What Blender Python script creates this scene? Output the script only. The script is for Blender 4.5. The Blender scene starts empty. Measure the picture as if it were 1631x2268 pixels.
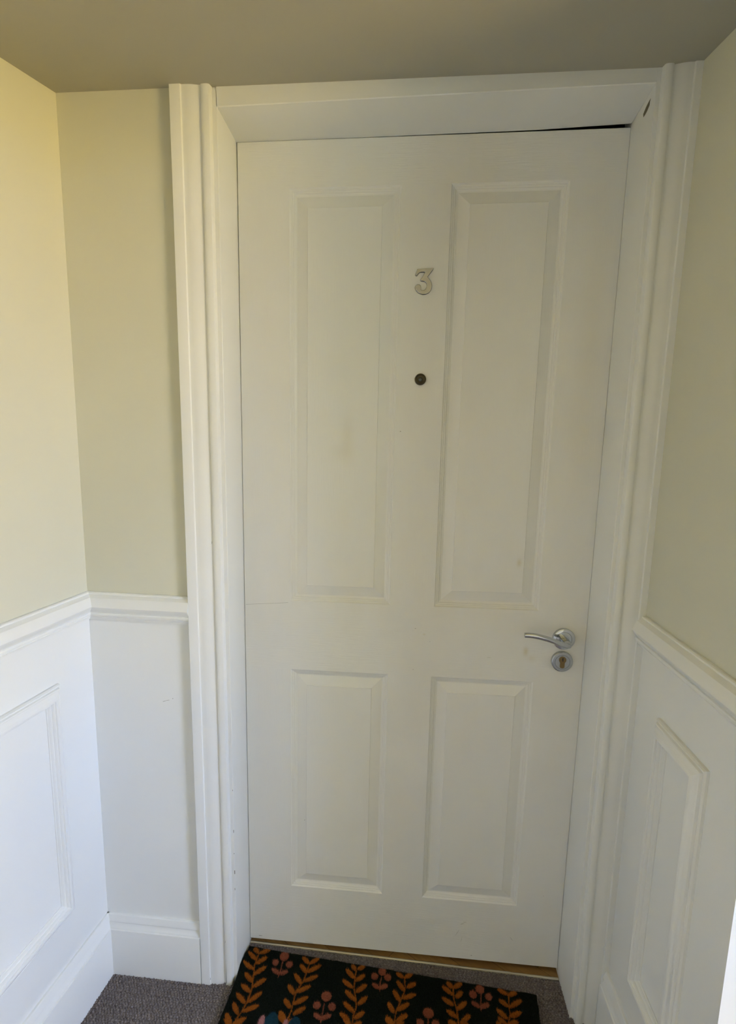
import bpy, bmesh, math, random
import numpy as np
from mathutils import Matrix, Vector

# ------------------------------------------------------------------ camera, world, lights, exposure
P = {'cx': 0.40353, 'cy': -1.34005, 'cz': 1.34432, 'rx': 1.39853, 'ry': 0.01238, 'rz': 0.10796, 'f': 1273.00488, 'W': 0.81952, 'th': 0.00877, 'g': 0.0129, 't': -0.00078, 'd': 0.11567, 'Zh': 2.00199, 'Zc': 2.0555, 'xa': -0.08802, 'da': 0.13026, 'bw': 0.11856, 'xl': -0.33937, 'Zd': 1.01375, 'Zb': 0.16619, 'al': 0.08116, 'xb': 0.894, 'db': 0.13, 'xr': 0.88679, 'yr': -0.13, 'ar': -4e-05, 'Wo': 0.82247, 'sx': -44.34951, 'sy': 80.65031, 'kh': 0.00166, 'kc': -0.01129, 'ph': 0.00231, 't2': 0.01382, 'kx': 0.0039, 'kcy': 0.15416}
S = bpy.context.scene
C = S.collection
S.view_settings.view_transform = 'Standard'
S.view_settings.look = 'None'
S.view_settings.gamma = 1
S.view_settings.use_curve_mapping = False
S.view_settings.exposure = 0.0

def rotm():
    c, s = math.cos, math.sin
    X = Matrix(((1, 0, 0), (0, c(P['rx']), -s(P['rx'])), (0, s(P['rx']), c(P['rx']))))
    Z = Matrix(((c(P['rz']), -s(P['rz']), 0), (s(P['rz']), c(P['rz']), 0), (0, 0, 1)))
    Q = Matrix(((c(P['ry']), -s(P['ry']), 0), (s(P['ry']), c(P['ry']), 0), (0, 0, 1)))
    return Z @ X @ Q

cam_d = bpy.data.cameras.new('camera')
cam_d.sensor_fit = 'HORIZONTAL'
cam_d.sensor_width = 36
cam_d.lens = P['f'] * 36 / 1631
cam_d.shift_x = -P['sx'] / 1631
cam_d.shift_y = P['sy'] / 1631
cam_d.clip_start = 0.02
cam = bpy.data.objects.new('camera', cam_d)
C.objects.link(cam)
cam.matrix_world = Matrix.Translation((P['cx'], P['cy'], P['cz'])) @ rotm().to_4x4()
S.camera = cam

# outside the hall window: cool sky above the horizon, sun-warmed ground below it
SKY = (0.505, 0.63, 1.00, 26.8)
GROUND = (1.00, 0.715, 0.235, 22.0)
world = bpy.data.worlds.new('world')
S.world = world
world.use_nodes = True
wt = world.node_tree
wg = wt.nodes.new('ShaderNodeTexCoord')
wsx = wt.nodes.new('ShaderNodeSeparateXYZ')
wr = wt.nodes.new('ShaderNodeMapRange')
wr.inputs['From Min'].default_value = -0.03
wr.inputs['From Max'].default_value = 0.03
wm = wt.nodes.new('ShaderNodeMix'); wm.data_type = 'RGBA'
wt.links.new(wg.outputs['Generated'], wsx.inputs[0])
wt.links.new(wsx.outputs[2], wr.inputs[0])
wt.links.new(wr.outputs[0], wm.inputs[0])
wm.inputs[6].default_value = (*[c * GROUND[3] for c in GROUND[:3]], 1)
wm.inputs[7].default_value = (*[c * SKY[3] for c in SKY[:3]], 1)
wt.links.new(wm.outputs[2], wt.nodes['Background'].inputs[0])
wt.nodes['Background'].inputs[1].default_value = 1.0

WIN = dict(x=2.2, y0=-1.75, y1=-0.95, z0=0.60, z1=2.10)      # the hall window that lights the alcove
ld = bpy.data.lights.new('window_portal', 'AREA')
ld.shape = 'RECTANGLE'
ld.size = WIN['y1'] - WIN['y0']
ld.size_y = WIN['z1'] - WIN['z0']
ld.cycles.is_portal = True
lo = bpy.data.objects.new('window_portal', ld)
C.objects.link(lo)
lo.location = (WIN['x'] + 0.02, (WIN['y0'] + WIN['y1']) / 2, (WIN['z0'] + WIN['z1']) / 2)
lo.rotation_euler = Vector((-1, 0, 0)).to_track_quat('-Z', 'Z').to_euler()

LAMP = (1.70, -1.35, 1.85)         # warm pendant globe in the hall, around the corner
LAMP_GLOW = (0.92, 1.0, 0.77, 41.0)

# ------------------------------------------------------------------ helpers
def tag(o, label, cat, kind=None, group=None):
    o['label'] = label
    o['category'] = cat
    if kind: o['kind'] = kind
    if group: o['group'] = group
    return o

def obj(name, verts, faces, mats, parent=None, midx=None, smooth=False):
    me = bpy.data.meshes.new(name)
    me.from_pydata([tuple(v) for v in verts], [], faces)
    for m in (mats if isinstance(mats, (list, tuple)) else [mats]):
        me.materials.append(m)
    if midx is not None:
        me.polygons.foreach_set('material_index', midx)
    if smooth:
        me.polygons.foreach_set('use_smooth', [True] * len(me.polygons))
    me.update()
    o = bpy.data.objects.new(name, me)
    C.objects.link(o)
    if parent: o.parent = parent
    return o

def fixn(o):
    bm = bmesh.new(); bm.from_mesh(o.data)
    bmesh.ops.recalc_face_normals(bm, faces=bm.faces)
    bm.to_mesh(o.data); bm.free()
    return o

class MB:
    def __init__(s): s.v = []; s.f = []; s.m = []
    def add(s, v, f, m=0):
        b = len(s.v); s.v += [tuple(p) for p in v]
        s.f += [tuple(b + i for i in q) for q in f]; s.m += [m] * len(f)
        return s
    def box(s, x0, x1, y0, y1, z0, z1, m=0):
        return s.hexa([(x0, y0), (x1, y0), (x1, y1), (x0, y1)], z0, z1, m)
    def hexa(s, pts, z0, z1, m=0):
        n = len(pts)
        v = [(x, y, z0) for x, y in pts] + [(x, y, z1) for x, y in pts]
        f = [tuple(range(n))[::-1], tuple(range(n, 2 * n))] + [(i, (i + 1) % n, (i + 1) % n + n, i + n) for i in range(n)]
        return s.add(v, f, m)
    def sweep(s, rings, close_loop=False, m=0, caps=True):
        """rings: list of lists of points, same length, each an open or closed cross-section"""
        n = len(rings[0]); v = [p for r in rings for p in r]; f = []
        R = len(rings)
        for a in range(R if close_loop else R - 1):
            b = (a + 1) % R
            for i in range(n):
                j = (i + 1) % n
                f.append((a * n + i, a * n + j, b * n + j, b * n + i))
        if caps and not close_loop:
            f.append(tuple(range(n))[::-1]); f.append(tuple((R - 1) * n + i for i in range(n)))
        return s.add(v, f, m)
    def build(s, name, mats, parent=None, smooth=False):
        o = obj(name, s.v, s.f, mats, parent, s.m, smooth)
        return fixn(o)

def shade_auto(o, deg=35):
    me = o.data
    me.polygons.foreach_set('use_smooth', [True] * len(me.polygons))
    bm = bmesh.new(); bm.from_mesh(me)
    for e in bm.edges:
        if len(e.link_faces) == 2 and e.calc_face_angle(0) > math.radians(deg): e.smooth = False
    bm.to_mesh(me); bm.free()
    return o

# ------------------------------------------------------------------ materials
def mat(name, base, rough=0.5, metal=0.0, spec=0.5, coat=0.0):
    m = bpy.data.materials.new(name); m.use_nodes = True
    b = m.node_tree.nodes['Principled BSDF']
    b.inputs['Base Color'].default_value = (*base, 1)
    b.inputs['Roughness'].default_value = rough
    b.inputs['Metallic'].default_value = metal
    b.inputs['Specular IOR Level'].default_value = spec
    b.inputs['Coat Weight'].default_value = coat
    return m

class NT:
    def __init__(s, m): s.t = m.node_tree; s.b = s.t.nodes['Principled BSDF']
    def n(s, k, **kw):
        d = s.t.nodes.new(k)
        for a, v in kw.items(): setattr(d, a, v)
        return d
    def l(s, a, b): s.t.links.new(a, b)
    def math(s, op, a, b=None):
        d = s.n('ShaderNodeMath', operation=op)
        for i, q in enumerate((a, b)):
            if q is None: continue
            if isinstance(q, (int, float)): d.inputs[i].default_value = q
            else: s.l(q, d.inputs[i])
        return d.outputs[0]
    def noise(s, vec, scale, detail=2, rough=.5):
        d = s.n('ShaderNodeTexNoise'); d.inputs['Scale'].default_value = scale
        d.inputs['Detail'].default_value = detail; d.inputs['Roughness'].default_value = rough
        s.l(vec, d.inputs['Vector']); return d.outputs['Fac']
    def mapping(s, vec, sc):
        d = s.n('ShaderNodeMapping'); d.inputs['Scale'].default_value = sc
        s.l(vec, d.inputs['Vector']); return d.outputs[0]
    def bump(s, h, st, dist):
        d = s.n('ShaderNodeBump'); d.inputs['Strength'].default_value = st; d.inputs['Distance'].default_value = dist
        s.l(h, d.inputs['Height']); s.l(d.outputs[0], s.b.inputs['Normal'])
    def ramp(s, fac, stops):
        d = s.n('ShaderNodeValToRGB'); s.l(fac, d.inputs[0])
        e = d.color_ramp.elements
        while len(e) < len(stops): e.new(0.5)
        for q, (p, c) in zip(e, stops): q.position = p; q.color = (*c, 1)
        return d.outputs[0]

def paint(name, c, rough=.45, bump=.15, scale=260, var=.03):
    m = mat(name, c, rough); t = NT(m)
    co = t.n('ShaderNodeTexCoord').outputs['Object']
    f = t.noise(co, 2.2, 3)
    lo_ = tuple(x * (1 - var) for x in c); hi = tuple(min(1, x * (1 + var * .4)) for x in c)
    t.l(t.ramp(f, [(.35, lo_), (.65, hi)]), t.b.inputs['Base Color'])
    t.bump(t.noise(co, scale, 3), bump, .0006)
    return m

WHITE = (.835, .85, .825)
M_white = paint('white_satin_paint', WHITE, .38)
M_panel = paint('white_wall_paint', WHITE, .5, .2, 180)
M_cream = paint('greige_wall_paint', (.675, .67, .545), .7, .25, 180)
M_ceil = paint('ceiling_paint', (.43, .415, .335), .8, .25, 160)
M_gap = mat('dark_crack', (.02, .018, .012), .9)
M_chip = mat('chipped_bare_wood', (.13, .115, .075), .8)
M_smudge = mat('grey_scuff_mark', (.38, .37, .34), .7)
M_chrome = mat('polished_chrome', (.56, .58, .60), .09, 1.0)
M_satin = mat('satin_chrome', (.46, .48, .50), .25, 1.0)
M_number = mat('brushed_chrome_number', (.62, .645, .69), .22, 1.0)
M_edge = mat('number_edge_dark_reflection', (.10, .095, .085), .45, .8)  # numeral's sides: reflection of the dark floor painted into the colour
M_brass = mat('brass_cylinder', (.24, .165, .075), .35, 1.0)
M_black = mat('keyway_black', (.006, .006, .006), .6)
M_bronze = mat('dark_bronze', (.055, .045, .025), .35, .6)
M_lens = mat('viewer_lens', (.05, .06, .055), .05, 0, .8, .5)
M_strip = mat('threshold_metal', (.62, .57, .44), .35, .75)

# door paint: embossed timber grain, horizontal on the rails and upright on stiles
def door_paint():
    m = mat('white_door_paint', WHITE, .36); t = NT(m)
    co = t.n('ShaderNodeTexCoord').outputs['Object']
    sx = t.n('ShaderNodeSeparateXYZ'); t.l(co, sx.inputs[0])
    z = sx.outputs[2]
    rail = t.math('MAXIMUM', t.math('LESS_THAN', z, .174),
            t.math('MAXIMUM', t.math('GREATER_THAN', z, 1.887),
              t.math('MULTIPLY', t.math('GREATER_THAN', z, .786), t.math('LESS_THAN', z, .9625))))
    h = t.noise(t.mapping(co, (20, 20, 330)), 1, 3, .6)
    v = t.noise(t.mapping(co, (330, 20, 20)), 1, 3, .6)
    mx = t.n('ShaderNodeMix'); t.l(rail, mx.inputs[0]); t.l(v, mx.inputs[2]); t.l(h, mx.inputs[3])
    hb_ = t.math('MULTIPLY', mx.outputs[0], t.math('ADD', t.math('MULTIPLY', rail, .55), .45))
    t.bump(hb_, .36, .0014)
    # slight yellowing in patches
    f = t.noise(t.mapping(co, (3.4, 1, 1.6)), 1, 4, .6)
    t.l(t.ramp(f, [(.30, (.82, .81, .745)), (.50, (.835, .84, .81)), (.7, WHITE)]), t.b.inputs['Base Color'])
    base = t.b.inputs['Base Color'].links[0].from_socket
    # a few faint yellow stains: centre, half size across and up, strength
    for cx, cz, rx, rz, k in ((.6848, .8615, .006, .010, .55), (.6560, 1.0755, .005, .009, .45), (.2503, 1.3600, .014, .050, .16), (.238, 1.325, .028, .020, .12), (.700, .845, .010, .008, .2), (.4435, .8925, .003, .002, .4), (.775, 1.55, .03, .30, .16)):
        dx = t.math('DIVIDE', t.math('SUBTRACT', sx.outputs[0], cx), rx); dz = t.math('DIVIDE', t.math('SUBTRACT', z, cz), rz)
        d = t.math('ADD', t.math('MULTIPLY', dx, dx), t.math('MULTIPLY', dz, dz))
        fall = t.math('MULTIPLY', t.math('POWER', 2.718, t.math('MULTIPLY', d, -1.0)), k)
        mm = t.n('ShaderNodeMix', data_type='RGBA'); t.l(fall, mm.inputs[0]); t.l(base, mm.inputs[6]); mm.inputs[7].default_value = (.62, .54, .30, 1)
        base = mm.outputs[2]
    t.l(base, t.b.inputs['Base Color'])
    return m
M_door = door_paint()

def carpet_mat():
    m = mat('taupe_loop_carpet', (.16, .135, .135), .95, 0, .1); t = NT(m)
    co = t.n('ShaderNodeTexCoord').outputs['Object']
    vo = t.n('ShaderNodeTexVoronoi'); vo.inputs['Scale'].default_value = 420
    t.l(co, vo.inputs['Vector'])
    sc = t.n('ShaderNodeSeparateColor'); t.l(vo.outputs['Color'], sc.inputs[0])
    t.l(t.ramp(sc.outputs[0], [(0, (.125, .104, .102)), (.5, (.17, .146, .140)), (1, (.235, .205, .198))]), t.b.inputs['Base Color'])
    t.bump(t.noise(co, 900, 2), .6, .001)
    return m
M_carpet = carpet_mat()

def oak_mat():
    m = mat('oak_floor', (.35, .21, .08), .35); t = NT(m)
    co = t.n('ShaderNodeTexCoord').outputs['Object']
    mp = t.n('ShaderNodeMapping'); mp.inputs['Rotation'].default_value = (0, 0, math.radians(38))
    t.l(co, mp.inputs[0])
    g = t.noise(t.mapping(mp.outputs[0], (6, 160, 6)), 1, 4)
    br = t.n('ShaderNodeTexBrick'); br.inputs['Scale'].default_value = 1
    br.inputs['Brick Width'].default_value = .30; br.inputs['Row Height'].default_value = .07
    br.inputs['Mortar Size'].default_value = .0008
    br.inputs['Color1'].default_value = (.42, .25, .09, 1); br.inputs['Color2'].default_value = (.28, .16, .055, 1)
    br.inputs['Mortar'].default_value = (.16, .09, .03, 1)
    t.l(mp.outputs[0], br.inputs['Vector'])
    mx = t.n('ShaderNodeMix', data_type='RGBA', blend_type='MULTIPLY'); mx.inputs[0].default_value = .6
    t.l(br.outputs[0], mx.inputs[6]); t.l(t.ramp(g, [(.3, (.55, .5, .45)), (.7, (1, 1, 1))]), mx.inputs[7])
    t.l(mx.outputs[2], t.b.inputs['Base Color'])
    return m
M_oak = oak_mat()

# ------------------------------------------------------------------ room dimensions
W, TH, G, PHI = P['W'], P['th'], P['g'], P['ph']
D, BW = P['d'], P['bw']
WO = P['Wo']
XR, XA, XB = .893, P['xa'], .8932
XL, KX, AL = P['xl'], P['kx'], P['al']
YC = -.543                     # outside corner where the right wall turns into the hall
YB = -1.50                      # end of the low ceiling
ZD0, ZD1, ZB = .946, 1.012, .164
HX, HY, HZ = 2.2, -2.9, 2.45    # hall extents
Zc = lambda x, y: P['Zc'] + P['kc'] * x + P['kcy'] * y

def LW(s, z, p=0.0):            # point on the left wall: s metres from the corner, p proud of it
    return (XL + KX * z - math.sin(AL) * s + p * math.cos(AL), -BW - math.cos(AL) * s - p * math.sin(AL) + 0.0, z)
def BWL(x, z, p=0.0): return (x, -BW - p, z)
def RW(s, z, p=0.0): return (XR - p, -s, z)     # s = distance towards the camera from the door plane

# ------------------------------------------------------------------ walls
ZS = .98                        # paint changes colour behind the dado rail
def wall_left():
    b = MB(); s1 = 2.85
    for z0, z1, m in ((0, ZS, 1), (ZS, HZ, 0)):
        q = [LW(-.06, z0), LW(s1, z0), LW(s1, z0, -.1), LW(-.06, z0, -.1)]
        r = [LW(-.06, z1), LW(s1, z1), LW(s1, z1, -.1), LW(-.06, z1, -.1)]
        b.sweep([q, r], m=m)
    return b.build('wall_left', [M_cream, M_panel])
tag(wall_left(), 'bright left wall, cream above the dado rail and white panelled below', 'wall', 'structure')

def wall_back():
    b = MB()
    for z0, z1, m in ((0, ZS, 1), (ZS, 2.2, 0)):
        b.box(-.42, -.03, -BW, .04, z0, z1, m)
    for z0, z1, m in ((0, ZS, 1), (ZS, 2.2, 0)):
        b.box(WO + .03, .893, -BW, .04, z0, z1, m)
    b.box(-.03, WO + .03, -BW + .02, .04, 2.06, 2.2, 0)
    # scuffs on the white lower part
    def mark(x, z, L, a, w):
        ca, sa = math.cos(a), math.sin(a)
        c = [(-L / 2, -w / 2), (L / 2, -w / 3), (L / 2, w / 3), (-L / 2, w / 2)]
        b.add([(x + u * ca - v * sa, -BW - .0003, z + u * sa + v * ca) for u, v in c], [(0, 1, 2, 3)], 2)
    mark(-.1605, .7510, .008, .35, .0012); mark(-.152, .7535, .008, .25, .0010); mark(-.1398, .7588, .0025, .9, .0018)
    return b.build('wall_back', [M_cream, M_panel, M_smudge])
tag(wall_back(), 'narrow back wall beside the door frame, greige above and white below', 'wall', 'structure')

def wall_right():
    b = MB()
    for z0, z1, m in ((0, ZS, 1), (ZS, HZ, 0)):
        b.box(XR, HX, YC, .04, z0, z1, m)
    return b.build('wall_right', [M_cream, M_panel])
tag(wall_right(), 'shaded right wall, greige above the dado rail and white below, with a bright outer corner', 'wall', 'structure')

def wall_rear():
    b = MB()
    for z0, z1, m in ((0, ZS, 1), (ZS, HZ, 0)): b.box(-.75, HX + .1, HY - .1, HY, z0, z1, m)
    return b.build('wall_rear', [M_cream, M_panel])
tag(wall_rear(), 'hall wall behind the viewer, greige above and white below', 'wall', 'structure')

def wall_hall():
    b = MB(); w = WIN
    def seg(y0, y1, z0, z1):
        for a, c, m in ((0, ZS, 1), (ZS, HZ, 0)):
            lo_, hi = max(z0, a), min(z1, c)
            if hi > lo_: b.box(HX, HX + .12, y0, y1, lo_, hi, m)
    seg(HY, w['y0'], 0, HZ); seg(w['y1'], YC, 0, HZ); seg(w['y0'], w['y1'], 0, w['z0']); seg(w['y0'], w['y1'], w['z1'], HZ)
    return b.build('wall_window_side', [M_cream, M_panel])
tag(wall_hall(), 'hall wall with the daylight window, off to the right', 'wall', 'structure')

def window():
    w = WIN; b = MB(); t = .05
    x0, x1 = HX + .02, HX + .09
    b.box(x0, x1, w['y0'], w['y0'] + t, w['z0'], w['z1']); b.box(x0, x1, w['y1'] - t, w['y1'], w['z0'], w['z1'])
    b.box(x0, x1, w['y0'] + t, w['y1'] - t, w['z0'], w['z0'] + t); b.box(x0, x1, w['y0'] + t, w['y1'] - t, w['z1'] - t, w['z1'])
    b.box(x0 + .01, x1 - .01, w['y0'] + t, w['y1'] - t, .94, .98)
    o = b.build('window_1', M_white)
    tag(o, 'white framed hall window off to the right that lets in cool daylight', 'window', 'structure')
    g = bpy.data.materials.new('window_glass'); g.use_nodes = True; nt = g.node_tree
    tr = nt.nodes.new('ShaderNodeBsdfTransparent'); gl = nt.nodes.new('ShaderNodeBsdfGlossy'); mx = nt.nodes.new('ShaderNodeMixShader')
    gl.inputs['Roughness'].default_value = .02; mx.inputs[0].default_value = .06
    nt.links.new(tr.outputs[0], mx.inputs[1]); nt.links.new(gl.outputs[0], mx.inputs[2]); nt.links.new(mx.outputs[0], nt.nodes['Material Output'].inputs[0])
    MB().box(x0 + .03, x0 + .036, w['y0'] + t - .01, w['y1'] - t + .01, w['z0'] + t - .01, w['z1'] - t + .01).build('glass_pane', g, o)
window()

def ceiling_():
    b = MB()
    nx = [-.75, HX]
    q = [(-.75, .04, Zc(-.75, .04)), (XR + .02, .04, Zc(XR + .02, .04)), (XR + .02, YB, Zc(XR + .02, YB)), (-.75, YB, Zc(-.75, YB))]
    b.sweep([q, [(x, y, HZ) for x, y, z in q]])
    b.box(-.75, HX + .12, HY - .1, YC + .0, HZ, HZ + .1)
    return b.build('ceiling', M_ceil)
tag(ceiling_(), 'low beige sloping ceiling over the doorway', 'ceiling', 'structure')

# room beyond the door, only glimpsed through the gaps
rb = MB(); rb.box(-.3, WO + .3, .9, .95, -.01, 2.3); rb.box(-.35, -.3, .04, .95, -.01, 2.3); rb.box(WO + .3, WO + .35, .04, .95, -.01, 2.3); rb.box(-.35, WO + .35, .04, .95, 2.3, 2.35)
tag(rb.build('wall_beyond', M_cream), 'dim room walls beyond the closed door', 'wall', 'structure')

# ------------------------------------------------------------------ floors
def strip_y(x): return -P['t'] + (P['t'] - P['t2']) * min(1, max(0, x / WO))
def carpet():
    rng = np.random.default_rng(3)
    px, py = .0078, .0062
    x0, x1, y0, y1 = -.44, .93, -.66, .012
    st = .0013
    nx, ny = int((x1 - x0) / st), int((y1 - y0) / st)
    xs = np.linspace(x0, x1, nx); ys = np.linspace(y0, y1, ny)
    X, Y = np.meshgrid(xs, ys)
    # wool loops set in slanted rows
    jx = .0012 * np.sin(Y * 310) + .0010 * np.sin(X * 97 + Y * 40)
    U = (X + jx) / px; V = (Y + .22 * X * 0 + .0009 * np.sin(X * 230)) / py
    r = np.floor(V); U2 = U + .5 * (r % 2)
    cu = np.floor(U2)
    hsh = np.sin(cu * 127.1 + r * 311.7) * 43758.5453; hsh = hsh - np.floor(hsh)
    hs2 = np.sin(cu * 269.5 + r * 183.3) * 24634.633; hs2 = hs2 - np.floor(hs2)
    fu = (U2 - cu - .5) + (hs2 - .5) * .22; fv = V - r - .5 + (hsh - .5) * .22
    tilt = fu * .35 * np.where(r % 2 == 0, 1, -1)
    d2 = (fu / .53) ** 2 + ((fv + tilt) / .46) ** 2
    Z = .0042 * np.sqrt(np.clip(1 - d2, 0, 1)) * (.75 + .5 * hsh)
    Z += .0003 * np.sin(X * 2600 + Y * 2000) * (Z > 0)
    Z -= .0046
    v = np.stack([X, Y, Z], -1).reshape(-1, 3)
    i = np.arange(nx * ny).reshape(ny, nx)
    # trim along the threshold strip
    a = i[:-1, :-1].ravel(); f = np.stack([a, a + 1, a + 1 + nx, a + nx], -1)
    cx = v[f[:, 0], 0]; cy = v[f[:, 0], 1]
    lim = -P['t'] + (P['t'] - P['t2']) * np.clip(cx / WO, 0, 1)
    f = f[cy < lim]
    me = bpy.data.meshes.new('floor')
    nv = len(v)
    ex = np.array([(-.8, HY - .1, -.0016), (HX + .12, HY - .1, -.0016), (HX + .12, y0 + .012, -.0016), (-.8, y0 + .012, -.0016)])
    v = np.concatenate([v, ex]); f = np.concatenate([f, [[nv, nv + 1, nv + 2, nv + 3]]])
    me.vertices.add(len(v)); me.vertices.foreach_set('co', v.ravel())
    me.loops.add(len(f) * 4); me.loops.foreach_set('vertex_index', f.ravel())
    me.polygons.add(len(f)); me.polygons.foreach_set('loop_start', np.arange(len(f)) * 4)
    me.polygons.foreach_set('use_smooth', np.ones(len(f), bool))
    me.update(calc_edges=True); me.validate()
    me.materials.append(M_carpet)
    o = bpy.data.objects.new('floor', me); C.objects.link(o)
    return o
tag(carpet(), 'taupe grey looped wool carpet in front of the door', 'floor', 'structure')
fb = MB().hexa([(-.3, strip_y(0) - .001), (0, strip_y(0) - .001), (WO, strip_y(WO) - .001), (WO + .3, strip_y(WO) - .001), (WO + .3, .95), (-.3, .95)], -.03, -.002)
tag(fb.build('floor', M_oak), 'strip of oak wood floor showing under the door', 'floor', 'structure')

def threshold():
    b = MB(); rings = []
    prof = [(-.0034, -.003), (-.0034, .0010), (-.0024, .0024), (-.0008, .0032), (.0008, .0032), (.0024, .0024), (.0034, .0008), (.0034, -.003)]
    for x in (.001, .30, .557, .5575, .7, .7003, WO - .001):
        dz = 0 if x not in (.5575, .7003) else -.0006
        rings.append([(x, strip_y(x) + u, z + dz) for u, z in prof])
    b.sweep(rings)
    return shade_auto(b.build('threshold_strip', M_strip), 50)
tag(threshold(), 'thin pale metal threshold strip between the carpet and the oak floor', 'threshold')

# ------------------------------------------------------------------ door frame
HEADB = 1.9943
def frame():
    r = bpy.data.objects.new('trim_1', None); C.objects.link(r)
    tag(r, 'white painted door lining of two jambs and a head set in the wall', 'door frame', 'structure')
    def jamb(x0, x1, inner_right):
        pts = [(x0, -D), (x1, -D), (x1, .05), (x0, .05)]
        b = MB(); c = .0008
        if inner_right: pts = [(x0, -D), (x1 - c, -D), (x1, -D + c), (x1, .05), (x0, .05)]
        else: pts = [(x0, -D + c), (x0 + c, -D), (x1, -D), (x1, .05), (x0, .05)]
        b.hexa(pts, -.004, 2.03)
        return b
    jl = jamb(-.032, 0, True)
    # bare-wood nicks along the left arris
    for z, h, w in ((.42, .006, .0012), (.418, .004, .0010), (.305, .010, .0016), (.36, .003, .001), (.53, .003, .001), (.26, .006, .001)):
        jl.add([(-.0016, -D - .0003, z), (-.0016 + w, -D - .0003, z), (-.0016 + w, -D - .0003, z + h), (-.0016, -D - .0003, z + h)], [(0, 1, 2, 3)], 1)
    def lean(b_, k0, k1):       # old frame: the inner faces lean a little with the leaf
        b_.v = [(x + z * (k0 + (k1 - k0) * (y + D) / D), y, z) for x, y, z in b_.v]
    lean(jl, .0006, .0018)
    jl.build('jamb', [M_white, M_chip], r)
    jr = jamb(WO, WO + .034, False)
    # splintered patch of missing paint high on the right jamb
    chip = [(-0.0595, 1.9838), (-0.0637, 1.9737), (-0.075, 1.973), (-0.0827, 1.9736), (-0.094, 1.9777), (-0.0933, 1.9836), (-0.0954, 1.9902), (-0.0832, 1.99), (-0.0726, 1.9889)]
    # thin sliver: pull the outline in towards its long axis
    ax = (chip[1][0], chip[1][1]), (chip[6][0], chip[6][1]); dv = Vector((ax[1][0] - ax[0][0], ax[1][1] - ax[0][1])).normalized()
    def pull(p):
        q = Vector((p[0] - ax[0][0], p[1] - ax[0][1])); al_ = q.dot(dv); off = q - dv * al_
        r_ = Vector(ax[0]) + dv * al_ + off * .72
        return (r_.x, r_.y)
    chip = [pull(p) for p in chip]
    jr.add([(WO - .0004, y, z) for y, z in chip], [tuple(range(len(chip)))], 1)
    lean(jr, 0, .0007)
    jr.build('jamb', [M_white, M_chip], r)
    b = MB(); zt = P['Zc'] + .02
    q0 = [(-.0005, -D + .0015, P['Zh'] + 0), (-.0005, -D, P['Zh'] + .0015), (-.0005, -D, zt), (-.0005, .05, zt), (-.0005, .0035, HEADB)]
    def hq(x, back):
        k = x / WO
        return [(x, y, z + (.0017 * k if i < 2 else 0) if i < 4 else back) for i, (_, y, z) in enumerate(q0)]
    # the caulk line opens into a gap over the last part on the handle side
    b.sweep([q0, hq(.63, 1.9929), hq(WO + .0005, 1.9970)])
    b.box(-.031, WO + .033, -D + .002, .05, 2.03, zt)
    b.build('head_jamb', M_white, r)
frame()

def architrave(sign, x_out, name, label):
    # across the board from its outer edge: (distance in, thickness in front of the wall face)
    y0 = -BW + .004
    pr = [(0, 0), (0, .0165), (.0008, .0172), (.0215, .0175), (.0223, .0171), (.0238, .0143), (.0262, .0138), (.032, .0142), (.038, .0138), (.044, .0125), (.050, .0105),
          (.055, .0090), (.0590, .0084), (.0605, .0087), (.0618, .0116), (.064, .0128), (.068, .0133), (.074, .0130), (.0775, .0117), (.0790, .0090), (.0795, 0)]
    f = 1 if sign > 0 else .87
    lim = (lambda x: x) if sign > 0 else (lambda x: min(x, XB))     # the right one is scribed to the wall
    ring = lambda z: [(lim(x_out + sign * f * u), -BW - v * 1.0 + (0.004 if v == 0 else 0), z) for u, v in pr]
    b = MB()
    b.sweep([ring(-.004), ring(2.075)])
    if sign > 0:   # chips and dirt at the foot and along the groove
        for u, z, h, w in ((.0655, .006, .060, .0014), (.0235, .012, .010, .0012), (.0602, 1.133, .009, .0012), (.0650, .125, .01, .001)):
            b.add([(x_out + u, -BW - .0185, z), (x_out + u + w, -BW - .0185, z + .004), (x_out + u + w * .7, -BW - .0185, z + h)], [(0, 1, 2)], 1)
    o = shade_auto(b.build(name, [M_white, M_chip]), 28)
    return tag(o, label, 'architrave', 'structure')
architrave(1, XA, 'trim_2', 'tall white moulded architrave on the left of the door')
architrave(-1, .8997, 'trim_3', 'tall white moulded architrave on the right of the door, against the right wall')

# ------------------------------------------------------------------ dado rails and baseboards
DADO = [(0, ZD1), (.0050, ZD1), (.0075, ZD1 - .0015), (.0082, ZD1 - .0035), (.0072, ZD1 - .0055), (.0105, ZD1 - .0075), (.0140, ZD1 - .0100), (.0160, ZD1 - .0115),
        (.0185, ZD1 - .0165), (.0205, ZD1 - .0225), (.0230, ZD1 - .0280), (.0238, ZD1 - .0315), (.0225, ZD1 - .0345), (.0180, ZD1 - .0400), (.0140, ZD1 - .0440), (.0125, ZD1 - .0465),
        (.0150, ZD1 - .0475), (.0158, ZD1 - .0500), (.0150, ZD1 - .0530), (.0115, ZD1 - .0540), (.0108, ZD1 - .0555), (.0122, ZD1 - .0570), (.0105, ZD1 - .0600), (.0070, ZD1 - .0615), (.0066, ZD1 - .0630), (.0060, ZD1 - .0655), (0, ZD1 - .0665)]
BASE = [(0, ZB), (.0045, ZB), (.0065, ZB - .0012), (.0105, ZB - .0120), (.0115, ZB - .0165), (.0085, ZB - .0180), (.0080, ZB - .0210), (.0095, ZB - .0260), (.0125, ZB - .0310), (.0138, ZB - .0335), (.0140, ZB - .0350),
        (.0172, ZB - .0362), (.0178, ZB - .0385), (.0178, -.004), (0, -.004)]
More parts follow.
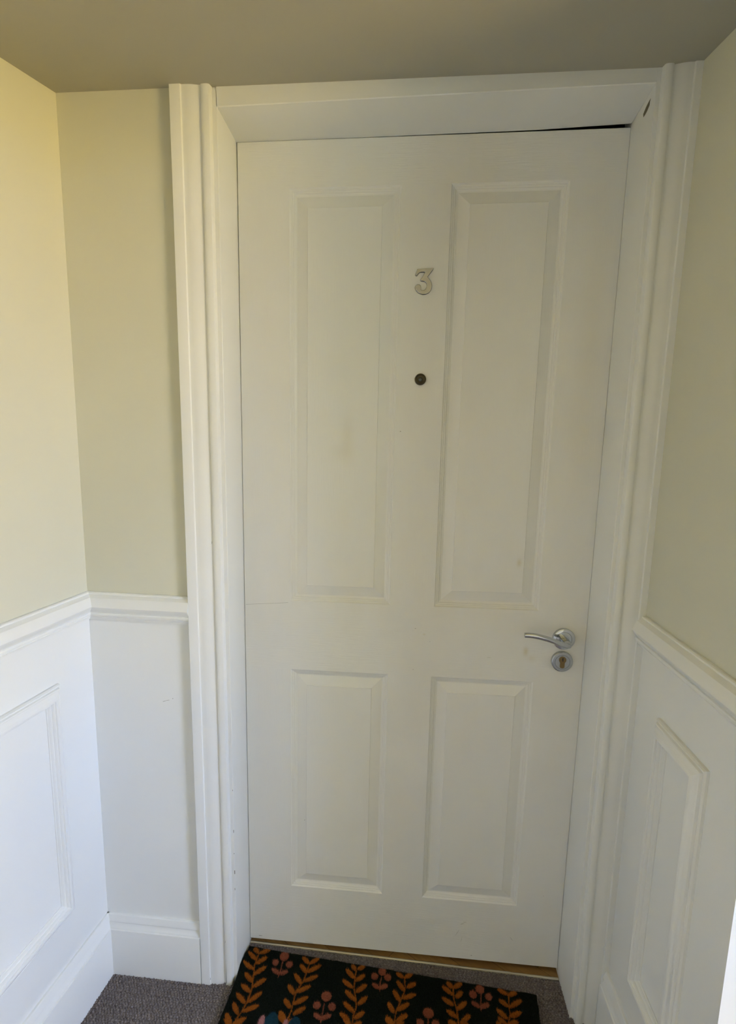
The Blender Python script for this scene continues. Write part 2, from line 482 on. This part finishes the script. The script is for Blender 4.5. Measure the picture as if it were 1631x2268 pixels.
def run(name, fn, prof, a, b_, label, cat, dz=(0, 0)):
    b = MB()
    b.sweep([[fn(a, z + (dz[0] if z > .02 else 0), p) for p, z in prof], [fn(b_, z + (dz[1] if z > .02 else 0), p) for p, z in prof]])
    o = shade_auto(b.build(name, M_white), 22)
    return tag(o, label, cat, 'structure')
run('trim_4', LW, DADO, -.02, 2.7, 'white dado rail running along the left wall', 'dado rail')
run('trim_5', BWL, DADO, XL - .012, XA + .0005, 'short white dado rail on the back wall beside the door', 'dado rail', (0, -.003))
run('trim_6', RW, DADO, BW + .0125, -YC, 'white dado rail running along the right wall', 'dado rail')
run('baseboard_left', LW, BASE, -.02, 2.7, 'tall white skirting board along the left wall', 'baseboard')
run('baseboard_back', BWL, BASE, XL - .012, XA - .0012, 'short white skirting board between the left corner and the architrave', 'baseboard')
run('baseboard_right', RW, BASE, BW + .0160, -YC, 'white skirting board along the right wall', 'baseboard', (-.006, -.006))

PM = [(0, -.002), (0, .005), (.002, .0085), (.004, .008), (.0048, .0068), (.006, .0075), (.0075, .0115), (.0095, .0125), (.0105, .0118), (.0125, .0125), (.017, .0160), (.021, .0183), (.025, .0190),
      (.0285, .0178), (.0295, .0150), (.0315, .0145), (.033, .0125), (.0337, .0090), (.036, .0085), (.0375, .0065), (.0382, .0035), (.0400, .002), (.0400, -.002)]
def panel_mould(name, fn, s0, s1, z0, z1, label):
    rings = []
    for (s, z, ds, dz) in ((s0, z0, 1, 1), (s1, z0, -1, 1), (s1, z1, -1, -1), (s0, z1, 1, -1)):
        rings.append([fn(s + ds * t, z + dz * t, p) for t, p in PM])
    o = shade_auto(MB().sweep(rings, close_loop=True).build(name, M_white), 28)
    return tag(o, label, 'panel moulding', 'structure')
panel_mould('trim_7', LW, .122, .86, .281, .836, 'white rectangular panel moulding on the left wall below the dado rail')
panel_mould('trim_8', RW, .249, .437, .255, .842, 'narrow white rectangular panel moulding on the right wall below the dado rail')

# ------------------------------------------------------------------ door leaf
door = bpy.data.objects.new('door_1', None); C.objects.link(door)
tag(door, 'white four-panel entrance door with chrome handle and number 3', 'door', 'structure')
door.matrix_world = Matrix.Translation((0, 0, G)) @ Matrix.Rotation(TH, 4, 'Z') @ Matrix.Rotation(PHI, 4, 'Y')
H = 1.981; T = .040
PX = [(.116, .359), (.4645, .7075)]; PZ = [(.174, .786), (.9625, 1.887)]
def leaf():
    b = MB(); c = .0012
    x0 = .0008
    xs = [x0 + c, PX[0][0], PX[0][1], PX[1][0], PX[1][1], W - c]
    zs = [c, PZ[0][0], PZ[0][1], PZ[1][0], PZ[1][1], H - c]
    idx = {}
    for i, x in enumerate(xs):
        for j, z in enumerate(zs):
            idx[i, j] = len(b.v); b.v.append((x, 0, z))
    for i in range(5):
        for j in range(5):
            if i in (1, 3) and j in (1, 3): continue
            b.f.append((idx[i, j], idx[i + 1, j], idx[i + 1, j + 1], idx[i, j + 1])); b.m.append(0)
    # chamfer and sides
    def ringp(x0_, x1_, z0_, z1_, y): return [(x0_, y, z0_), (x1_, y, z0_), (x1_, y, z1_), (x0_, y, z1_)]
    R = [ringp(x0 + c, W - c, c, H - c, 0), ringp(x0, W, 0, H, c), ringp(x0, W, 0, H, T)]
    b.add(R[0] + R[1] + R[2], [(a * 4 + i, a * 4 + (i + 1) % 4, a * 4 + 4 + (i + 1) % 4, a * 4 + 4 + i) for a in (0, 1) for i in range(4)] + [(8, 9, 10, 11)])
    # small marks: (x, z, length, angle, width, material)
    for x, z, L, a, w, m in ((.030, .0105, .010, -.05, .0020, 1), (.165, .004, .022, -.1, .0012, 1), (.5720, .1060, .010, .35, .0012, 1), (.578, .112, .009, .1, .0010, 1), (.600, .0135, .004, 0, .0020, 1),
                             (.560, .078, .020, 1.1, .0006, 1), (.572, .060, .018, 1.4, .0005, 1), (.700, .075, .014, -.9, .0007, 1),
                             (.372, 1.372, .003, .4, .0018, 1), (.4220, .906, .003, 0, .0014, 1), (.458, .875, .002, 0, .001, 1),
                             (.420, .802, .0022, .6, .0012, 1), (.60, .842, .010, 0, .0005, 1), (.152, .372, .003, 1, .0016, 1), (.772, .21, .0014, 0, .0014, 1)):
        ca, sa = math.cos(a), math.sin(a)
        q = [(-L / 2, -w / 4), (0, -w / 2), (L / 2, -w / 5), (L / 2, w / 5), (-L * .1, w / 2), (-L / 2, w / 4)]
        b.add([(x + u * ca - v * sa, -.00025, z + u * sa + v * ca) for u, v in q], [tuple(range(6))], m)
    # hairline joint at the left end of the middle rail
    b.add([(x, -.0002, z) for x, z in ((.004, .9485), (.060, .9530), (.110, .9575), (.110, .9581), (.060, .9535), (.004, .9490))], [(0, 1, 4, 5), (1, 2, 3, 4)], 1)
    b.v = [(x + (.0024 * (1 - z / H) if x > .80 else 0), y, z) for x, y, z in b.v]
    return b.build('door_leaf', [M_door, M_smudge], door)
leaf()
PP = [(0, 0), (.0010, .0012), (.0025, .0030), (.0042, .0034), (.0050, .0036), (.0060, .0052), (.0080, .0058), (.0090, .0060), (.0100, .0078), (.0130, .0092), (.0155, .0096), (.0395, .0028), (.0405, .0012)]
def panel(px, pz):
    b = MB(); rings = []
    for t, d in PP:
        rings.append([(px[0] + t, d, pz[0] + t), (px[1] - t, d, pz[0] + t), (px[1] - t, d, pz[1] - t), (px[0] + t, d, pz[1] - t)])
    n = len(rings)
    v = [p for r in rings for p in r]
    f = [(a * 4 + i, a * 4 + (i + 1) % 4, a * 4 + 4 + (i + 1) % 4, a * 4 + 4 + i) for a in range(n - 1) for i in range(4)]
    f.append(tuple((n - 1) * 4 + i for i in range(4)))
    b.add(v, f)
    o = b.build('door_panel', M_door, door)
    # normals of an open sheet: make them look out of the door
    me = o.data
    if me.polygons[len(me.polygons) - 1].normal.y > 0: me.flip_normals()
    return o
for pz in PZ:
    for px in PX: panel(px, pz)

# turned solids about an axis pointing out of the door (-y)
def lathe(b, cx, cz, prof, n=48, m=0, cap=True):
    rings = [[(cx + r * math.cos(2 * math.pi * i / n), -y, cz + r * math.sin(2 * math.pi * i / n)) for i in range(n)] for r, y in prof]
    v = [p for r in rings for p in r]; k = len(rings)
    f = [(a * n + i, a * n + (i + 1) % n, a * n + n + (i + 1) % n, a * n + n + i) for a in range(k - 1) for i in range(n)]
    if cap: f += [tuple((k - 1) * n + i for i in range(n))]
    f += [tuple(range(n))]
    return b.add(v, f, m)

# handle
RX, RZ = .7686, .8985
hb = bpy.data.objects.new('door_handle', None); C.objects.link(hb); hb.parent = door; hb['label'] = 'polished chrome lever handle on a round rose'
b = MB(); lathe(b, RX, RZ, [(.0255, .0), (.0255, .0072), (.0248, .0086), (.0236, .0092), (.0178, .0094), (.0175, .0086), (.0171, .0094), (.0108, .0096), (.0105, .0088)])
shade_auto(b.build('rose', M_chrome, hb), 25)
def catmull(pts, n):
    out = []
    q = [pts[0]] + pts + [pts[-1]]
    for i in range(1, len(q) - 2):
        for k in range(n):
            t = k / n
            out.append(tuple(.5 * ((2 * q[i][a]) + (-q[i - 1][a] + q[i + 1][a]) * t + (2 * q[i - 1][a] - 5 * q[i][a] + 4 * q[i + 1][a] - q[i + 2][a]) * t * t + (-q[i - 1][a] + 3 * q[i][a] - 3 * q[i + 1][a] + q[i + 2][a]) * t ** 3) for a in range(len(pts[0]))))
    out.append(tuple(pts[-1])); return out
lb = MB()
# neck, from the rose out to the grip
rings = []
for r, y, dx in ((.0095, .008, 0), (.0092, .022, 0), (.0088, .034, 0), (.0080, .043, -.001), (.006, .047, -.002)):
    rings.append([(RX + dx + r * math.cos(a), -y, RZ - .001 + r * .85 * math.sin(a)) for a in [2 * math.pi * i / 24 for i in range(24)]])
lb.sweep(rings)
path = catmull([(.6688, .0495, .9178, .0057), (.6790, .0502, .9181, .0059), (.6964, .0508, .9166, .0061), (.7218, .0505, .9106, .0061), (.7474, .0492, .9020, .0058), (.7640, .0478, .8968, .0053), (.7715, .0470, .8950, .0045), (.7745, .0464, .8943, .0022)], 6)
rings = []
for i, (x, y, z, r) in enumerate(path):
    a = path[max(0, i - 1)]; c = path[min(len(path) - 1, i + 1)]
    tx, tz = c[0] - a[0], c[2] - a[2]; L = math.hypot(tx, tz); nx_, nz_ = -tz / L, tx / L
    ring = []
    for k in range(20):
        an = 2 * math.pi * k / 20; cu, su = math.cos(an), math.sin(an)
        e = 2.3
        cu = math.copysign(abs(cu) ** (2 / e), cu); su = math.copysign(abs(su) ** (2 / e), su)
        ring.append((x + nx_ * r * cu, -y - .0055 * su * min(1, r / .0050), z + nz_ * r * cu))
    rings.append(ring)
lb.sweep(rings)
shade_auto(lb.build('lever', M_chrome, hb), 40)

# lock escutcheon
EX, EZ = .7686, .8430
esc = bpy.data.objects.new('lock_escutcheon', None); C.objects.link(esc); esc.parent = door; esc['label'] = 'round satin chrome keyhole cover'
b = MB(); lathe(b, EX, EZ, [(.0245, .0), (.0245, .0080), (.0237, .0092), (.0225, .0098), (.0172, .0099), (.0169, .0090), (.0166, .0099)])
shade_auto(b.build('cover_ring', M_satin, esc), 25)
b = MB()
def euro(y0, y1, sc=1.0):
    pts = []
    r, h, w = .0083 * sc, .0175 * sc, .0052 * sc
    a0 = math.asin(w / r)
    cz = .0055
    for k in range(25):
        a = -math.pi / 2 + a0 + (2 * math.pi - 2 * a0) * k / 24
        pts.append((EX + r * math.cos(a), EZ + cz + r * math.sin(a)))
    for k in range(9):
        a = math.pi + math.pi * k / 8
        pts.append((EX + w * math.cos(a), EZ + cz - h + w * .55 * math.sin(a)))
    return [[(x, -y0, z) for x, z in pts], [(x, -y1, z) for x, z in pts]]
b.sweep(euro(.004, .0112))
# keyway: a dark crooked slot sunk in the plug
ky = [(u * 1.35, v * 1.15) for u, v in ((-.0012, .0035), (.0010, .0038), (.0014, .0012), (.0003, .0002), (.0014, -.0010), (.0010, -.0038), (-.0008, -.0034), (-.0004, -.0012), (-.0016, -.0002), (-.0008, .0012))]
cyl = MB(); cyl.v, cyl.f, cyl.m = b.v, b.f, b.m
cyl.add([(EX + u, -.01135, EZ + .0062 + v) for u, v in ky], [tuple(range(len(ky)))], 1)
o = cyl.build('lock_cylinder', [M_brass, M_black], esc); o['label'] = 'brass euro cylinder with dark keyway'

# number 3
N3 = [(.3983, 1.7178, 1), (.4331, 1.7195, 1), (.4325, 1.7163, 1), (.4208, 1.7014, 1), (.4268, 1.6951, 0), (.4303, 1.6881, 0), (.4312, 1.6812, 0), (.4298, 1.675, 0), (.4249, 1.6688, 0), (.4177, 1.6658, 0), (.4111, 1.6654, 0), (.4029, 1.6683, 0), (.3969, 1.674, 0), (.3945, 1.6795, 0), (.3954, 1.6837, 0), (.3986, 1.6864, 0), (.403, 1.6864, 0), (.4065, 1.6836, 0), (.4077, 1.6794, 0), (.4073, 1.6752, 1), (.4108, 1.6742, 0), (.4152, 1.6751, 0), (.4187, 1.6793, 0), (.4196, 1.6848, 0), (.418, 1.689, 0), (.4138, 1.6918, 0), (.4087, 1.6925, 0), (.4057, 1.6937, 0), (.4052, 1.6953, 1), (.4149, 1.7104, 1), (.4131, 1.7107, 1), (.4051, 1.7105, 0), (.4015, 1.7085, 0), (.3976, 1.704, 0), (.3946, 1.7045, 0), (.394, 1.7065, 0)]
def smooth_outline(pts):
    n = len(pts); out = []
    for i in range(n):
        a, b_, c, d = pts[i - 1], pts[i], pts[(i + 1) % n], pts[(i + 2) % n]
        out.append(b_[:2])
        if b_[2] and c[2]: continue
        p0 = b_ if b_[2] else a; p3 = c if c[2] else d
        for t in (1 / 3, 2 / 3):
            out.append(tuple(.5 * (2 * b_[k] + (-p0[k] + c[k]) * t + (2 * p0[k] - 5 * b_[k] + 4 * c[k] - p3[k]) * t * t + (-p0[k] + 3 * b_[k] - 3 * c[k] + p3[k]) * t ** 3) for k in (0, 1)))
    return out
def numeral():
    o2 = smooth_outline(N3); n = len(o2)
    area = sum(o2[i][0] * o2[(i + 1) % n][1] - o2[(i + 1) % n][0] * o2[i][1] for i in range(n))
    sg = 1 if area > 0 else -1
    def inset(t):
        r = []
        for i in range(n):
            a, b_, c = o2[i - 1], o2[i], o2[(i + 1) % n]
            d1 = Vector((b_[0] - a[0], b_[1] - a[1])).normalized(); d2 = Vector((c[0] - b_[0], c[1] - b_[1])).normalized()
            nn = (Vector((-d1.y, d1.x)) + Vector((-d2.y, d2.x))).normalized() * sg
            r.append((b_[0] + nn.x * t, b_[1] + nn.y * t))
        return r
    b = MB()
    L = [(0, .0), (0, .0024), (.00045, .0031), (.0010, .0036)]
    rings = [[(x, -y, z) for x, z in inset(t)] for t, y in L]
    b.sweep(rings)
    k = len(o2)
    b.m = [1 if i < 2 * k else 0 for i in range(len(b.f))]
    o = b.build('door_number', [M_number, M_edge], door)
    bm = bmesh.new(); bm.from_mesh(o.data); bmesh.ops.triangulate(bm, faces=[f for f in bm.faces if len(f.verts) > 4]); bm.to_mesh(o.data); bm.free()
    o['label'] = 'chrome numeral 3'
numeral()

# door viewer
b = MB(); lathe(b, .4130, 1.4865, [(.0126, 0), (.0126, .0030), (.0118, .0042), (.0100, .0046), (.0088, .0040), (.0084, .0022), (.0052, .0016)])
o = shade_auto(b.build('peephole', M_bronze, door), 25); o['label'] = 'dark bronze peephole'
b = MB(); lathe(b, .4130, 1.4865, [(.0048, .0016), (.0046, .0028), (.0036, .0038), (.0020, .0043), (.0006, .0044)], 32)
shade_auto(b.build('lens', M_lens, o), 60)

# ------------------------------------------------------------------ doormat
MAT = {"leaves":[[0.0373,-0.0449,0.0622,-0.0297],[0.0344,-0.0453,0.0224,-0.0293],[0.0354,-0.0656,0.0124,-0.048],[0.037,-0.0771,0.0593,-0.0542],[0.0371,-0.0934,0.0083,-0.0806],[0.04,-0.1091,0.0635,-0.0821],[0.044,-0.129,0.0194,-0.1084],[0.0464,-0.1424,0.0712,-0.1179],[0.046,-0.156,0.0199,-0.1396],[0.0465,-0.1822,0.0708,-0.1544],[0.0406,-0.1858,0.0146,-0.1643],[0.0387,-0.2071,0.0714,-0.1877],[0.0315,-0.2149,0.0126,-0.1892],[0.0258,-0.2399,0.0499,-0.2222],[0.022,-0.2403,0.0037,-0.2169],[0.1746,-0.0585,0.1568,-0.0422],[0.1775,-0.0582,0.1967,-0.0407],[0.1738,-0.0864,0.1554,-0.0659],[0.1735,-0.0848,0.2045,-0.0615],[0.167,-0.1186,0.1465,-0.0945],[0.1711,-0.1103,0.2008,-0.0926],[0.1547,-0.1487,0.1361,-0.1269],[0.1576,-0.1424,0.1874,-0.1222],[0.1526,-0.1849,0.1345,-0.1643],[0.1559,-0.1746,0.1859,-0.1522],[0.161,-0.1992,0.1855,-0.1795],[0.1472,-0.2158,0.1294,-0.1961],[0.2992,-0.0646,0.289,-0.0495],[0.3032,-0.0608,0.3195,-0.049],[0.2971,-0.0871,0.2761,-0.0642],[0.3007,-0.0945,0.3216,-0.0747],[0.297,-0.1134,0.2712,-0.0966],[0.305,-0.1244,0.3281,-0.102],[0.3058,-0.1464,0.2814,-0.1243],[0.3122,-0.1571,0.332,-0.1344],[0.306,-0.1761,0.2809,-0.1551],[0.3075,-0.191,0.3284,-0.1734],[0.2979,-0.2002,0.2747,-0.1826],[0.4235,-0.0705,0.4058,-0.0584],[0.4251,-0.0703,0.4441,-0.0537],[0.4256,-0.1066,0.408,-0.083],[0.4301,-0.0958,0.452,-0.0828],[0.4154,-0.1359,0.3994,-0.1098],[0.4213,-0.127,0.4503,-0.1119],[0.4011,-0.1663,0.3873,-0.1426],[0.4084,-0.1591,0.4351,-0.1384],[0.402,-0.1937,0.3838,-0.1792],[0.4062,-0.1871,0.4309,-0.1673],[0.5452,-0.0835,0.5337,-0.0694],[0.5468,-0.0833,0.568,-0.0686],[0.5455,-0.102,0.5221,-0.0829],[0.551,-0.1096,0.5677,-0.0909],[0.5451,-0.1298,0.5205,-0.1133],[0.5518,-0.1401,0.5745,-0.1182],[0.5517,-0.1604,0.5292,-0.1444],[0.558,-0.1733,0.5804,-0.1507],[0.5472,-0.182,0.5306,-0.1705],[0.6809,-0.0855,0.66,-0.0729],[0.6822,-0.087,0.7021,-0.0762],[0.6774,-0.1169,0.6589,-0.1014],[0.6802,-0.1182,0.709,-0.0969],[0.6708,-0.149,0.6506,-0.1281],[0.6777,-0.142,0.7035,-0.128],[0.6538,-0.1661,0.6432,-0.1599],[0.6655,-0.1647,0.6916,-0.1541]],"stems":[[[0.0368,-0.0432],[0.0365,-0.0587],[0.0346,-0.079],[0.0384,-0.0981],[0.0424,-0.123],[0.0462,-0.147],[0.0454,-0.159],[0.0433,-0.1855],[0.0383,-0.2058],[0.0308,-0.2259],[0.0241,-0.2427]],[[0.1772,-0.0566],[0.1735,-0.0848],[0.17,-0.112],[0.1578,-0.1364],[0.1563,-0.1631],[0.1554,-0.1916],[0.153,-0.2056],[0.1481,-0.2197]],[[0.3005,-0.0628],[0.2987,-0.0885],[0.3,-0.116],[0.3064,-0.139],[0.31,-0.1616],[0.3052,-0.1817],[0.304,-0.2086]],[[0.4251,-0.0668],[0.4271,-0.1013],[0.4168,-0.1325],[0.4055,-0.1626],[0.4021,-0.1966]],[[0.5469,-0.0816],[0.5464,-0.1102],[0.5517,-0.1417],[0.553,-0.1633],[0.553,-0.1813]],[[0.6825,-0.0853],[0.6789,-0.1168],[0.6783,-0.1388],[0.6689,-0.1613]]],"blobs":[[0.1066,-0.045,0.0118,0.0135],[0.0875,-0.0659,0.0081,0.0093],[0.1249,-0.0679,0.0087,0.0098],[0.2341,-0.1434,0.0123,0.013],[0.2143,-0.169,0.0094,0.0098],[0.2514,-0.1687,0.0094,0.0098],[0.3673,-0.0595,0.0097,0.0107],[0.3489,-0.0743,0.0089,0.0099],[0.3823,-0.0738,0.0089,0.0098],[0.4828,-0.1563,0.0126,0.013],[0.4632,-0.1817,0.0088,0.009],[0.4996,-0.1803,0.0088,0.009],[0.6134,-0.0786,0.0107,0.0117],[0.5949,-0.0943,0.0093,0.0101],[0.6325,-0.0964,0.0087,0.0094]],"fst":[[[0.1055,-0.0603],[0.106,-0.0817],[0.1053,-0.0979],[0.1032,-0.1077]],[[0.2315,-0.1626],[0.2309,-0.1852],[0.2295,-0.2018],[0.2302,-0.2111]],[[0.3664,-0.0739],[0.3642,-0.0918],[0.3635,-0.1073],[0.3639,-0.1141]],[[0.4824,-0.1718],[0.482,-0.187]],[[0.6153,-0.0885],[0.6134,-0.1053],[0.6096,-0.1252],[0.61,-0.1346]]],"fle":[[0.1053,-0.0979,0.085,-0.0859],[0.1053,-0.0979,0.1233,-0.0877],[0.2295,-0.2018,0.2119,-0.1916],[0.2295,-0.2018,0.2503,-0.1897],[0.3635,-0.1073,0.3455,-0.0958],[0.3635,-0.1073,0.3816,-0.0949],[0.6079,-0.127,0.5912,-0.1162],[0.6079,-0.127,0.63,-0.1163]]}
def doormat():
    rng = random.Random(5); nr = np.random.default_rng(5)
    a = math.radians(3.9)
    O = np.array([.0062, -.0250]); U = np.array([math.cos(a), -math.sin(a)]) ; V = np.array([-math.sin(a), -math.cos(a)])
    MW, MH = .747, .445
    def toM(p): q = np.array(p) - O; return float(q @ U), float(q @ V)
    ell = []     # cx, cy, a, b, angle, colour
    seg = []     # capsules for stems
    def leaf_(b_, t_, col):
        b1, t1 = np.array(toM(b_)), np.array(toM(t_)); c = (b1 + t1) / 2; d = t1 - b1; L = np.hypot(*d)
        ell.append((c[0] + d[0] * .06, c[1] + d[1] * .06, L * .56, .0063, math.atan2(d[1], d[0]), col))
    for l in MAT['leaves']: leaf_(l[:2], l[2:], 1)
    for l in MAT['fle']: leaf_(l[:2], l[2:], 2)
    for S_ in MAT['stems']:
        q = [toM(p) for p in S_]
        for i in range(len(q) - 1): seg.append((*q[i], *q[i + 1], .0015, 1))
        # the vines carry on towards the near edge of the mat
        x, y = q[-1]
        while y < MH - .03:
            for sg in (-1, 1):
                ang = math.pi / 2 * -1 + sg * .85
                ell.append((x + sg * .012, y - .006, .0125, .0056, math.atan2(-.7, sg), 1))
            seg.append((x, y, x - .002, y + .028, .0015, 1)); x -= .002; y += .028
    for i, (x, y, rx, ry) in enumerate(MAT['blobs']):
        u, v = toM((x, y)); ell.append((u, v, rx * 1.02, ry * 1.02, 0, 2))
    for S_ in MAT['fst']:
        q = [toM(p) for p in S_]
        for i in range(len(q) - 1): seg.append((*q[i], *q[i + 1], .0013, 2))
    for (x0, x1, y0, y1, px_) in ((.095, .1300, -.197, -.30, .088), (.152, .184, -.2015, -.30, .1455)):
        u0, v0 = toM((x0, y0)); u1, v1 = toM((x1, y1))
        ell.append(((u0 + u1) / 2, v0 + .052, abs(u1 - u0) / 2, .052, 0, 3))
        ell.append((u0 - .002, v0 + .035, .0075, .024, 0, 4))
    def colour(X, Y):
        col = np.zeros(X.shape, int)
        for x0, y0, x1, y1, r, c in seg:
            dx, dy = x1 - x0, y1 - y0; L2 = dx * dx + dy * dy + 1e-12
            t = np.clip(((X - x0) * dx + (Y - y0) * dy) / L2, 0, 1)
            col[np.hypot(X - x0 - t * dx, Y - y0 - t * dy) < r] = c
        for cx, cy, ea, eb, an, c in ell:
            dx, dy = X - cx, Y - cy; ca, sa = math.cos(an), math.sin(an)
            u = dx * ca + dy * sa; v = -dx * sa + dy * ca
            col[(u / ea) ** 2 + (v / eb) ** 2 < 1] = c
        return col
    N = 330000
    ymax = MH
    X = nr.uniform(0, MW, N); Y = nr.uniform(0, 1, N) ** 1.0 * ymax
    # thin the pile out beyond what lies near the door
    keep = (Y < .26) | (nr.uniform(0, 1, N) < .45)
    X, Y = X[keep], Y[keep]; N = len(X)
    jc = .0007
    col = colour(X + nr.normal(0, jc, N), Y + nr.normal(0, jc, N))
    zb = .009
    h = nr.uniform(.0045, .0078, N); edge = np.minimum(np.minimum(X, MW - X), Y); h -= np.clip(.006 - edge, 0, .006) * .3
    th_ = nr.uniform(0, 2 * math.pi, N); ln = nr.uniform(.0003, .0038, N) * np.clip(X / .006, .15, 1); w = .00042
    lx, ly = np.cos(th_) * ln, np.sin(th_) * ln
    pth = nr.uniform(0, 2 * math.pi, N); wx, wy = np.cos(pth) * w, np.sin(pth) * w
    def world(x, y, z):
        # the left edge is pushed up against the door lining and rides up a little
        lift = .012 * np.exp(-np.clip(x, 0, 1) / .011) * np.clip((y - .005) / .03, 0, 1) * np.clip((.125 - y) / .05, 0, 1)
        return np.stack([O[0] + x * U[0] + y * V[0], O[1] + x * U[1] + y * V[1], z + lift], -1)
    v0 = world(X - wx, Y - wy, np.full(N, zb)); v1 = world(X + wx, Y + wy, np.full(N, zb))
    v2 = world(X + lx, Y + ly, zb + h)
    # a few stray pale fibres
    v = np.stack([v0, v1, v2], 1).reshape(-1, 3)
    nb = len(v)
    # base slab (rubber back and packed coir), slightly ragged edge
    base = []
    per = [(x, 0) for x in np.linspace(0, MW, 60)[:-1]] + [(MW, y) for y in np.linspace(0, MH, 40)[:-1]] + [(x, MH) for x in np.linspace(MW, 0, 60)[:-1]] + [(0, y) for y in np.linspace(MH, 0, 40)[:-1]]
    K = len(per)
    rag = [(x + rng.gauss(0, .0007), y + rng.gauss(0, .0007)) for x, y in per]
    ring = lambda z: world(np.array([p[0] for p in rag]), np.array([p[1] for p in rag]), np.full(K, z))
    # top of the packed coir as a colour grid
    gx, gy = 420, 250
    GX, GY = np.meshgrid(np.linspace(.0005, MW - .0005, gx), np.linspace(.0005, MH - .0005, gy))
    gz = .0105 + nr.uniform(-.0006, .0006, GX.shape)
    gv = world(GX.ravel(), GY.ravel(), gz.ravel())
    gi = np.arange(gx * gy).reshape(gy, gx)[:-1, :-1].ravel()
    gf = np.stack([gi, gi + 1, gi + 1 + gx, gi + gx], -1)
    gc = colour(GX[:-1, :-1].ravel() + .0008, GY[:-1, :-1].ravel() + .0008)
    verts = np.concatenate([v, gv, ring(.0008), ring(.0105)])
    ng = nb + len(gv)
    tri = np.arange(nb).reshape(-1, 3)
    faces_side = [(ng + i, ng + (i + 1) % K, ng + K + (i + 1) % K, ng + K + i) for i in range(K)]
    quads = np.concatenate([gf + nb, np.array(faces_side)])
    me = bpy.data.meshes.new('doormat')
    me.vertices.add(len(verts)); me.vertices.foreach_set('co', verts.ravel())
    li = np.concatenate([tri.ravel(), quads.ravel(), np.arange(ng, ng + K)])
    me.loops.add(len(li)); me.loops.foreach_set('vertex_index', li)
    ls = np.concatenate([np.arange(len(tri)) * 3, len(tri) * 3 + np.arange(len(quads)) * 4, [len(tri) * 3 + len(quads) * 4]])
    me.polygons.add(len(ls)); me.polygons.foreach_set('loop_start', ls)
    mi = np.concatenate([col, gc, np.zeros(len(faces_side) + 1, int)])
    cols = [('coir_black_green', (.006, .009, .006), (.012, .017, .010)), ('coir_orange', (.30, .086, .010), (.48, .152, .018)), ('coir_coral', (.28, .080, .040), (.42, .135, .075)),
            ('coir_teal', (.012, .05, .075), (.02, .075, .105)), ('coir_pink', (.45, .20, .18), (.6, .28, .26))]
    for nm, c0, c1 in cols:
        m = mat(nm, c0, .85, 0, .15); t = NT(m)
        co = t.n('ShaderNodeTexCoord').outputs['Object']
        t.l(t.ramp(t.noise(co, 420, 3), [(.3, c0), (.7, c1)]), t.b.inputs['Base Color'])
        me.materials.append(m)
    me.polygons.foreach_set('material_index', mi)
    me.update(calc_edges=True)
    o = bpy.data.objects.new('doormat', me); C.objects.link(o)
    return o
tag(doormat(), 'black-green coir doormat with orange leafy vines and coral flowers, lying before the door', 'doormat')

# ------------------------------------------------------------------ hall ceiling lamp (behind the viewer, lights the alcove)
lampr = bpy.data.objects.new('ceiling_light', None); C.objects.link(lampr)
lampr.location = (LAMP[0], LAMP[1], HZ)
tag(lampr, 'warm glass globe pendant in the hall around the corner', 'ceiling light')
def cyl_(name, m, prof, parent):
    n = 32; rings = [[(r * math.cos(2 * math.pi * i / n), r * math.sin(2 * math.pi * i / n), z) for i in range(n)] for r, z in prof]
    return shade_auto(MB().sweep(rings).build(name, m, parent), 40)
cyl_('ceiling_rose', M_white, [(.06, 0), (.06, -.012), (.045, -.022), (.02, -.03)], lampr)
cyl_('stem', M_satin, [(.006, -.02), (.006, LAMP[2] - HZ + .095)], lampr)
mg = mat('opal_glass_glow', (.9, .85, .75), .3)
mg.node_tree.nodes['Principled BSDF'].inputs['Emission Color'].default_value = (*LAMP_GLOW[:3], 1)
mg.node_tree.nodes['Principled BSDF'].inputs['Emission Strength'].default_value = LAMP_GLOW[3]
cyl_('globe', mg, [(.10 * math.sin(math.pi * k / 16) + .001, LAMP[2] - HZ + .10 * math.cos(math.pi * k / 16)) for k in range(0, 17)], lampr)
